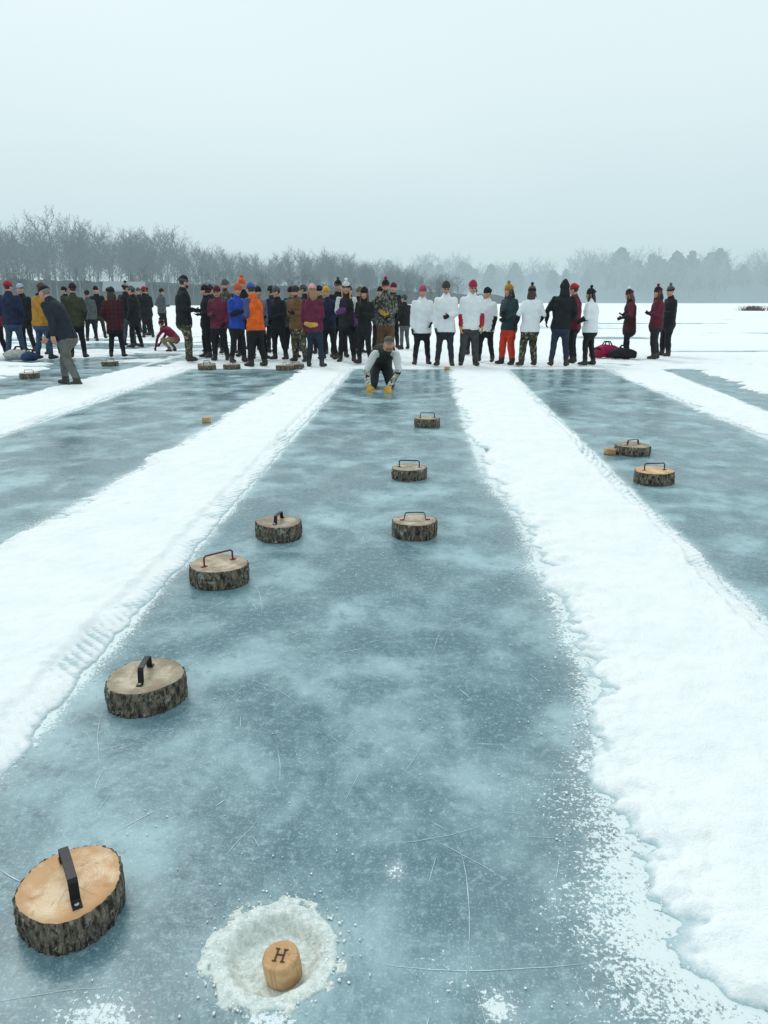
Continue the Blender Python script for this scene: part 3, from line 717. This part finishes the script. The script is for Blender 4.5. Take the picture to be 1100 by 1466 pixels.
def log_slice(name, R, hgt, seed, grain, parent, ecc=1.04, seg=190):
    rs = np.random.RandomState(seed); ph = rs.rand(6)*6.28
    a = np.linspace(0, 2*math.pi, seg, endpoint=False)
    lo = 1+.030*np.sin(2*a+ph[0])*ecc+.022*np.sin(3*a+ph[1])+.013*np.sin(5*a+ph[2])
    nz = 14; V = []
    def ringv(r, z): V.extend(np.stack([r*np.cos(a), r*np.sin(a), z+0*a], 1))
    F = []; M = []
    for j in range(nz+1):
        z = hgt*j/nz
        ridge = 1-np.abs(fbm(a*7+seed+.6*math.sin(z*40+seed), z*9+0*a, 4, seed))*3.2
        bark = ridge*.45+fbm(a*24, z*45+0*a, 3, seed+3)*.5
        prof = 1+.02*math.sin(j/nz*math.pi)
        ringv(R*lo*(prof+.085*bark-.035), z)
    n0 = nz+1
    radial = [.955, .95, .8, .6, .4, .2, .08]
    for i, q in enumerate(radial):
        zt = hgt+(.0015 if i == 0 else .002)+.0015*fbm(a*2+q*3, a*0+q*5, 3, seed)*(i > 1)
        ringv(R*lo*q*(1+.03*fbm(a*12, a*0, 3, seed)*(i < 2)), zt)
    tot = n0+len(radial)
    for j in range(tot-1):
        for k in range(seg):
            F.append((j*seg+k, j*seg+(k+1) % seg, (j+1)*seg+(k+1) % seg, (j+1)*seg+k)); M.append(0 if j < n0 else 1)
    c = len(V); V.append((0, 0, hgt+.002)); V.append((0, 0, 0))
    for k in range(seg):
        F.append(((tot-1)*seg+k, (tot-1)*seg+(k+1) % seg, c)); M.append(1); F.append((k, c+1, (k+1) % seg)); M.append(0)
    return mk(name, V, F, (BARK, grain), M, True, parent)
def strap(path, w, t):
    V = []; F = []; n = len(path)
    P = [np.array(p, float) for p in path]
    for i in range(n):
        T = nrm(P[min(i+1, n-1)]-P[max(i-1, 0)]); U = np.array([-T[2], 0, T[0]])
        for sy, su in ((-1, -1), (1, -1), (1, 1), (-1, 1)): V.append(P[i]+np.array([0, sy*w/2, 0])+U*su*t/2)
    for i in range(n-1):
        for k in range(4): F.append((i*4+k, i*4+(k+1) % 4, (i+1)*4+(k+1) % 4, (i+1)*4+k))
    F.append((3, 2, 1, 0)); F.append((n*4-4, n*4-3, n*4-2, n*4-1))
    return np.array(V), F
def stone(x, y, d, kind, rot, seed, grain=None, hgt=.095, tilt=(0, 0), mat=None, hl=.085, sw=.026, hh=.048):
    e = empty('log_curling_stone', (x, y, 0), (tilt[0], tilt[1], math.radians(rot)))
    log_slice('log_slice', d/2, hgt, seed, grain or GR_B, e)
    z = hgt+.004
    if kind == 'strap':
        path = [(-hl-.022, 0, z), (-hl, 0, z), (-hl+.006, 0, z+.004), (-hl+.012, 0, z+hh-.008), (-hl+.018, 0, z+hh-.002), (0, 0, z+hh), (hl-.018, 0, z+hh-.002), (hl-.012, 0, z+hh-.008), (hl-.006, 0, z+.004), (hl, 0, z), (hl+.022, 0, z)]
        v, f = strap(path, sw, .0045); ob = mk('handle', v, f, (mat or BLKM,), None, False, e)
        bv = ob.modifiers.new('b', 'BEVEL'); bv.width = .0012; bv.segments = 2
        for s in (-1, 1):
            v, f = ellipsoid((s*(hl+.010), 0, z+.003), (.006, .006, .0035), 12, 6); mk('screw', v, f, (ZNC,), None, True, e)
    else:
        v, f = tube([(-hl, 0, z-.004), (-hl, 0, z+.045), (-hl+.012, 0, z+.055), (hl-.012, 0, z+.055), (hl, 0, z+.045), (hl, 0, z-.004)], [.005]*6, up=(0, 1, 0), seg=10, step=.02)
        mk('handle', v, f, (mat or BLKM,), None, True, e)
        for s in (-1, 1):
            v, f = ellipsoid((s*(hl+.002), 0, z), (.02, .012, .003), 12, 6); mk('handle_foot', v, f, (mat or BLKM,), None, True, e)
    return e
stone(-.765, 1.485, .252, 'strap', 122, 1, GR_A, .085, (0, 0), hl=.078, sw=.023, hh=.055)
stone(-.895, 2.50, .285, 'strap', 92, 2, GR_B, .095, hl=.065, sw=.022, hh=.055)
stone(-.882, 3.72, .305, 'rod', 42, 3, GR_B, .10, mat=RSTM)
stone(-.669, 4.50, .295, 'strap', 80, 4, GR_B, .10, hl=.07, sw=.022)
stone(.197, 4.53, .28, 'strap', 4, 5, GR_B, .10, hl=.075, sw=.016)
stone(.214, 6.13, .30, 'rod', -8, 6, GR_B, .09)
stone(.519, 8.81, .30, 'rod', 3, 7, GR_B, .10)
stone(2.445, 7.17, .35, 'strap', 20, 8, GR_B, .085, mat=RSTM, hl=.07)
stone(2.233, 5.97, .325, 'rod', 5, 9, GR_A, .10)
stone(-6.87, 14.5, .36, 'rod', 0, 10, GR_B, .10)
for x, y, s in ((-3.85, 16.35, 11), (-3.35, 16.5, 12), (-2.15, 16.25, 13), (-1.95, 16.6, 14), (-6.3, 17.3, 15), (-3.95, 16.75, 16)):
    stone(x, y, .38, 'rod', s*37, s, GR_B, .10)

def peg(name, x, y, z, r, hgt, rotz, tilt, letter=False, seed=3):
    e = empty(name, (x, y, z), (tilt[0], tilt[1], math.radians(rotz)))
    seg = 48; a = np.linspace(0, 2*math.pi, seg, endpoint=False)
    lo = 1+.04*np.sin(2*a+.4)+.02*np.sin(5*a+1)+.008*np.sin(13*a)
    V = []; F = []
    prof = [(0, .97), (.2, 1.0), (.5, 1.0), (.8, .99), (.95, .975), (1.0, .93), (1.004, .8), (1.004, .5), (1.004, .2)]
    for t, q in prof: V.extend(np.stack([r*lo*q*np.cos(a), r*lo*q*np.sin(a), t*hgt+0*a], 1))
    n = len(prof)
    for j in range(n-1):
        for k in range(seg): F.append((j*seg+k, j*seg+(k+1) % seg, (j+1)*seg+(k+1) % seg, (j+1)*seg+k))
    c = len(V); V.append((0, 0, hgt*1.004)); V.append((0, 0, 0))
    for k in range(seg): F.append(((n-1)*seg+k, (n-1)*seg+(k+1) % seg, c)); F.append((k, c+1, (k+1) % seg))
    mk('wooden_peg', V, F, (PEGM,), None, True, e)
    if letter:
        ps = []; q = .88
        for s in (-1, 1):
            ps.append((*box((s*.0095*q, 0, hgt+.0008), (.0042, .034*q, .0012)), 0))
            ps.append((*box((s*.0110*q, .0165*q, hgt+.0009), (.010, .0032, .0014)), 0)); ps.append((*box((s*.0110*q, -.0165*q, hgt+.0009), (.010, .0032, .0014)), 0))
        ps.append((*box((0, .001, hgt+.0010), (.017, .0036, .0016)), 0))
        v, f, _ = join(ps); mk('burned_letter', v, f, (plain('burned_wood', (.07, .038, .02), .8),), None, False, e)
    return e
PEGM = mat_grain('peg_wood', (.50, .28, .12), (.66, .43, .22), (.42, .21, .08))
peg('wooden_target_peg', -.228, 1.335, -.034, .041, .066, -12, (.14, -.06), True)
peg('wooden_target_peg', -2.19, 9.08, .0, .055, .07, 30, (0, 0))
peg('wooden_target_peg', 2.21, 7.12, .0, .06, .06, 10, (0, .1))
peg('wooden_target_peg', 1.36, 16.2, .0, .06, .07, 10, (0, .1))

def bag(name, x, y, c, L, r, rot):
    e = empty(name, (x, y, .03), (0, 0, math.radians(rot)))
    v, f = tube([(-L/2, 0, r*.9), (-L/4, 0, r), (L/4, 0, r*1.02), (L/2, 0, r*.9)], [(r*.85, r*.8), (r, r), (r, r), (r*.8, r*.8)], up=(0, 0, 1), seg=20)
    v = v+.03*np.stack([fbm(v[:, 0]*9, v[:, 2]*9, 3, 3), fbm(v[:, 1]*9, v[:, 2]*9, 3, 4), fbm(v[:, 0]*9, v[:, 1]*9, 3, 5)], 1); v[:, 2] = np.maximum(v[:, 2], 0)
    mk('body', v, f, (fabric(c),), None, True, e)
    for s in (-1, 1):
        v, f = tube([(-L*.22, s*r*.5, r*1.7), (-L*.1, s*r*.3, r*2.5), (L*.1, s*r*.3, r*2.5), (L*.22, s*r*.5, r*1.7)], [(.018, .006)]*4, up=(0, 1, 0), seg=8); mk('strap', v, f, (fabric(BK),), None, True, e)
bag('duffel_bag', 5.75, 19.5, (.35, .02, .08), .55, .16, 10)
bag('duffel_bag', 6.05, 19.1, BK, .5, .13, -10)
bag('duffel_bag', 5.45, 19.3, (.30, .02, .05), .4, .10, 40)
bag('duffel_bag', -9.0, 18.6, (.45, .45, .42), .5, .13, 15)
bag('duffel_bag', -8.6, 18.3, (.03, .05, .12), .35, .11, 75)

# ------------------------------------------------------------------ trees
def bare_tree(seed, h):
    rs = np.random.RandomState(seed); Q = []
    def seg(p, q, r0, r1, cross):
        d = q-p; a = nrm(np.cross(d, rs.normal(size=3)))
        Q.append([p-a*r0, p+a*r0, q+a*r1, q-a*r1])
        if cross: b = nrm(np.cross(d, a)); Q.append([p-b*r0, p+b*r0, q+b*r1, q-b*r1])
    def grow(p, d, L, r, lev):
        n = (7, 4, 3, 2)[lev]
        for i in range(n):
            d = nrm(d+rs.normal(0, (.05, .12, .18, .2)[lev], 3)+np.array([0, 0, .04*lev]))
            q = p+d*L/n; r1 = r*(1-.75/n); seg(p, q, r, r1, lev < 2); p = q; r = r1
            if lev < 3 and not (lev == 0 and i < 2):
                for c in range((3, 2, 2)[lev]):
                    ax = nrm(rs.normal(size=3)); o = nrm(ax-d*np.dot(ax, d)); an = rs.uniform(.4, .95)
                    nd = nrm(d*math.cos(an)+o*math.sin(an)); fac = rs.uniform(.45, .75)
                    grow(p, nd, L*((.42*(1.25-i/n*.7)), .55, .6)[lev]*fac*1.3, (max(.05, r*.5), .045, .028)[lev], lev+1)
    grow(np.zeros(3), np.array([0, 0, 1.]), h*.92, h*.010, 0)
    return np.array(Q)
def pine(seed, h):
    rs = np.random.RandomState(seed); Q = []
    Q.append([[-.25, 0, 0], [.25, 0, 0], [.05, 0, h], [-.05, 0, h]]); Q.append([[0, -.25, 0], [0, .25, 0], [0, .05, h], [0, -.05, h]])
    for i in range(600):
        t = rs.rand()**.8; z = h*(.25+.75*t); R = h*.26*(1-t)**.55*rs.uniform(.7, 1.3)+.3; a = rs.rand()*6.28; r = R*math.sqrt(rs.rand())
        c = np.array([r*math.cos(a), r*math.sin(a), z-r*.10]); s = rs.uniform(.3, .9); u = nrm(rs.normal(size=3))*s; w = nrm(np.cross(u, rs.normal(size=3)))*s*.5
        Q.append([c-u-w, c+u-w, c+u+w, c-u+w])
    return np.array(Q)
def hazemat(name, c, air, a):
    # haze painted into the material: diffuse base colour plus emission imitating in-scattered airlight
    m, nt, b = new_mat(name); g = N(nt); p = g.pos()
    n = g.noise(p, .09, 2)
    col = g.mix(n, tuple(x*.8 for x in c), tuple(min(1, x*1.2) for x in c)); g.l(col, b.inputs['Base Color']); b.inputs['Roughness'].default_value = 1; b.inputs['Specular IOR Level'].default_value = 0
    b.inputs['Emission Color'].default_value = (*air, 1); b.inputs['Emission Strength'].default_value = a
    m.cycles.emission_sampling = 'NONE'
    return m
BT = [bare_tree(i+1, 1.0*17) for i in range(7)]; PT = [pine(i+40, 17.) for i in range(3)]
def forest(name, places, mat, lib):
    A = []; rs = np.random.RandomState(9)
    for x, y, z, s in places:
        t = lib[rs.randint(len(lib))]; a = rs.rand()*6.28; c, sn = math.cos(a), math.sin(a)
        v = t.reshape(-1, 3)*s*np.array([rs.uniform(.9, 1.25)]*2+[1]); v = np.stack([v[:, 0]*c-v[:, 1]*sn, v[:, 0]*sn+v[:, 1]*c, v[:, 2]], 1)+np.array([x, y, z]); A.append(v)
    V = np.concatenate(A); F = np.arange(len(V)).reshape(-1, 4)
    return mk_np(name, V, F, False, (mat,))
rs = np.random.RandomState(21)
def shoreL(t):
    return -210+t*240, 155+150*t**1.5+6*math.sin(t*9)
pl = []; pu = []
for i in range(480):
    t = rs.rand(); x, y = shoreL(t); dy = rs.rand()**1.3*40
    hh = (.90+.08*math.sin(t*17)+.06*math.sin(t*41+1))*rs.uniform(.74, 1.08)
    if .50 < t < .62: hh *= 1.18
    hh *= 1-.38*max(0, t-.68)/.32
    pl.append((x, y+dy, .5+dy*.03, hh))
for i in range(300):
    t = rs.rand(); x, y = shoreL(t); pu.append((x, y-3+rs.rand()*14, .2, rs.uniform(.22, .55)))
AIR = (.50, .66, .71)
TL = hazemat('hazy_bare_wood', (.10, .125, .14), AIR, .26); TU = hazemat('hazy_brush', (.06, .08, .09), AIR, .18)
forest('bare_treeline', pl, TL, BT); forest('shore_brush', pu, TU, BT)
pr = []; pp = []
for i in range(240):
    t = rs.rand(); x = -40+t*420; y = 400+15*math.sin(t*8)+rs.rand()*40
    hh = 1.18*(1+.10*math.sin(x/14.)+.08*math.sin(x/5.3))*rs.uniform(.75, 1.08)
    if 120 < x < 185: hh *= 1.12
    pr.append((x, y, 1, hh))
for i in range(90):
    x = -20+rs.rand()*400; y = 395+rs.rand()*40
    hh = rs.uniform(.85, 1.2)*(1.30 if 115 < x < 190 else 1)
    pp.append((x, y, 1, hh))
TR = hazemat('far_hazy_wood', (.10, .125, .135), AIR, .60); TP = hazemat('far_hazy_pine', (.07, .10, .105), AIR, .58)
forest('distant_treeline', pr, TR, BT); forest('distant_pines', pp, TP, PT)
def bank(name, pts, hfun, mat, seed, depth=50):
    P = np.array(pts, float); n = len(P); rows = 6
    V = []
    for j in range(rows):
        t = j/(rows-1)
        for i in range(n):
            q = P[i]; hgt = hfun(i/(n-1))*(1+.3*float(fbm(np.array(i*.21), np.array(j*.7), 4, seed)))
            V.append((q[0], q[1]+t*depth, hgt*math.sin(min(1, t*1.6)*math.pi/2) if j else -.3))
    mk_np(name, np.array(V), grid_faces(rows, n), False, (mat,))
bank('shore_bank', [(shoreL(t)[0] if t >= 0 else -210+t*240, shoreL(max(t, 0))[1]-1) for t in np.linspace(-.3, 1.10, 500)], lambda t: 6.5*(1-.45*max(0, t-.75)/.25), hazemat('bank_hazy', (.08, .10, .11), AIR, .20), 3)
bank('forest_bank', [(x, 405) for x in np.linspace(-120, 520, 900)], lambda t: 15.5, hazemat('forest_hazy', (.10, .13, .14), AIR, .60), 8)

e = empty('cabin', (-51, 152, .6), (0, 0, .25)); e.scale = (.7, .7, .7)
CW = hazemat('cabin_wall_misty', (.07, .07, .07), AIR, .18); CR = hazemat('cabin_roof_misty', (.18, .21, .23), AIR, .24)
v, f = box((0, 0, 1.9), (10, 7, 3.8)); mk('walls', v, f, (CW,), None, False, e)
V = [(-5.6, -4.3, 3.6), (5.6, -4.3, 3.6), (5.6, 4.3, 3.6), (-5.6, 4.3, 3.6), (-5.6, 0, 6.0), (5.6, 0, 6.0), (-5.6, -4.3, 3.85), (5.6, -4.3, 3.85), (5.6, 4.3, 3.85), (-5.6, 4.3, 3.85), (-5.6, 0, 6.3), (5.6, 0, 6.3)]
F = [(0, 1, 5, 4), (3, 4, 5, 2), (6, 10, 11, 7), (9, 8, 11, 10), (0, 6, 7, 1), (2, 8, 9, 3), (0, 4, 10, 6), (4, 3, 9, 10), (1, 7, 11, 5), (5, 11, 8, 2)]
mk('roof', V, F, (CR,), None, False, e)
for x in (-3, 0, 3):
    v, f = box((x, -3.53, 2), (1.3, .1, 1.3)); mk('window', v, f, (plain('window_glass', (.05, .06, .07), .25),), None, False, e)
v, f = box((4.5, -3.53, 1.1), (1, .12, 2.1)); mk('door', v, f, (CR,), None, False, e)

def reeds(x, y, w, n, seed):
    r = np.random.RandomState(seed); Q = []
    for i in range(n):
        px = r.normal(0, w*.5); py = r.normal(0, w*.3); hh = r.uniform(.25, .75); dx, dy = r.normal(0, .15, 2)
        Q.append([[px-.03, py, 0], [px+.03, py, 0], [px+dx+.015, py+dy, hh], [px+dx-.015, py+dy, hh]])
    V = np.array(Q).reshape(-1, 3)+np.array([x, y, .02]); mk_np('reed_clump', V, np.arange(len(V)).reshape(-1, 4), False, (plain('dry_reed', (.19, .16, .145), .9),))
reeds(52, 108, 1.5, 420, 1); reeds(56.0, 109, 1.4, 420, 2); reeds(61, 112, 1.6, 300, 3)

# ------------------------------------------------------------------ light, sky, camera
w = bpy.data.worlds.new("World"); scene.world = w; w.use_nodes = True; nt = w.node_tree; g = N(nt)
bg = nt.nodes['Background']
sky = g.node('ShaderNodeTexSky', sky_type='NISHITA'); sky.sun_disc = False; sky.sun_elevation = math.radians(48); sky.sun_rotation = math.radians(-30); sky.dust_density = 3
tc = g.node('ShaderNodeTexCoord').outputs['Generated']; sp = g.node('ShaderNodeSeparateXYZ'); g.l(tc, sp.inputs[0])
cl = g.noise(g.mapping(tc, (1, 1, 2.5)), 1.6, 3, .5)
elev = g.math('ADD', sp.outputs[2], g.math('MULTIPLY', g.math('SUBTRACT', cl, .5), .14))
col = g.mix(g.range(elev, -.02, .34), (.57, .745, .795), (.80, .94, .965))
sc = g.node('ShaderNodeVectorMath', operation='SCALE'); g.l(col, sc.inputs[0]); sc.inputs['Scale'].default_value = 10.0
out = g.mix(.94, sky.outputs[0], sc.outputs[0]); g.l(out, bg.inputs['Color']); bg.inputs['Strength'].default_value = .1

sl = bpy.data.lights.new('sun', 'SUN'); sl.energy = 1.0; sl.angle = math.radians(25); sl.color = (1, .97, .93)
so = bpy.data.objects.new('sun', sl); COL.objects.link(so)
az = math.radians(-30); el = math.radians(48)
dirv = Vector((math.sin(az)*math.cos(el), math.cos(az)*math.cos(el), math.sin(el)))
so.rotation_euler = dirv.to_track_quat('Z', 'Y').to_euler(); so.location = dirv*50

cam = bpy.data.cameras.new('camera'); co = bpy.data.objects.new('camera', cam); COL.objects.link(co)
cam.sensor_fit = 'VERTICAL'; cam.sensor_height = 36; cam.sensor_width = 27; cam.lens = 26.0
co.location = (0, 0, 1.45); co.rotation_euler = (math.radians(90-15.97), 0, 0); cam.clip_end = 6000; cam.clip_start = .05
scene.camera = co
scene.view_settings.view_transform = 'Standard'; scene.view_settings.look = 'None'; scene.view_settings.exposure = 0
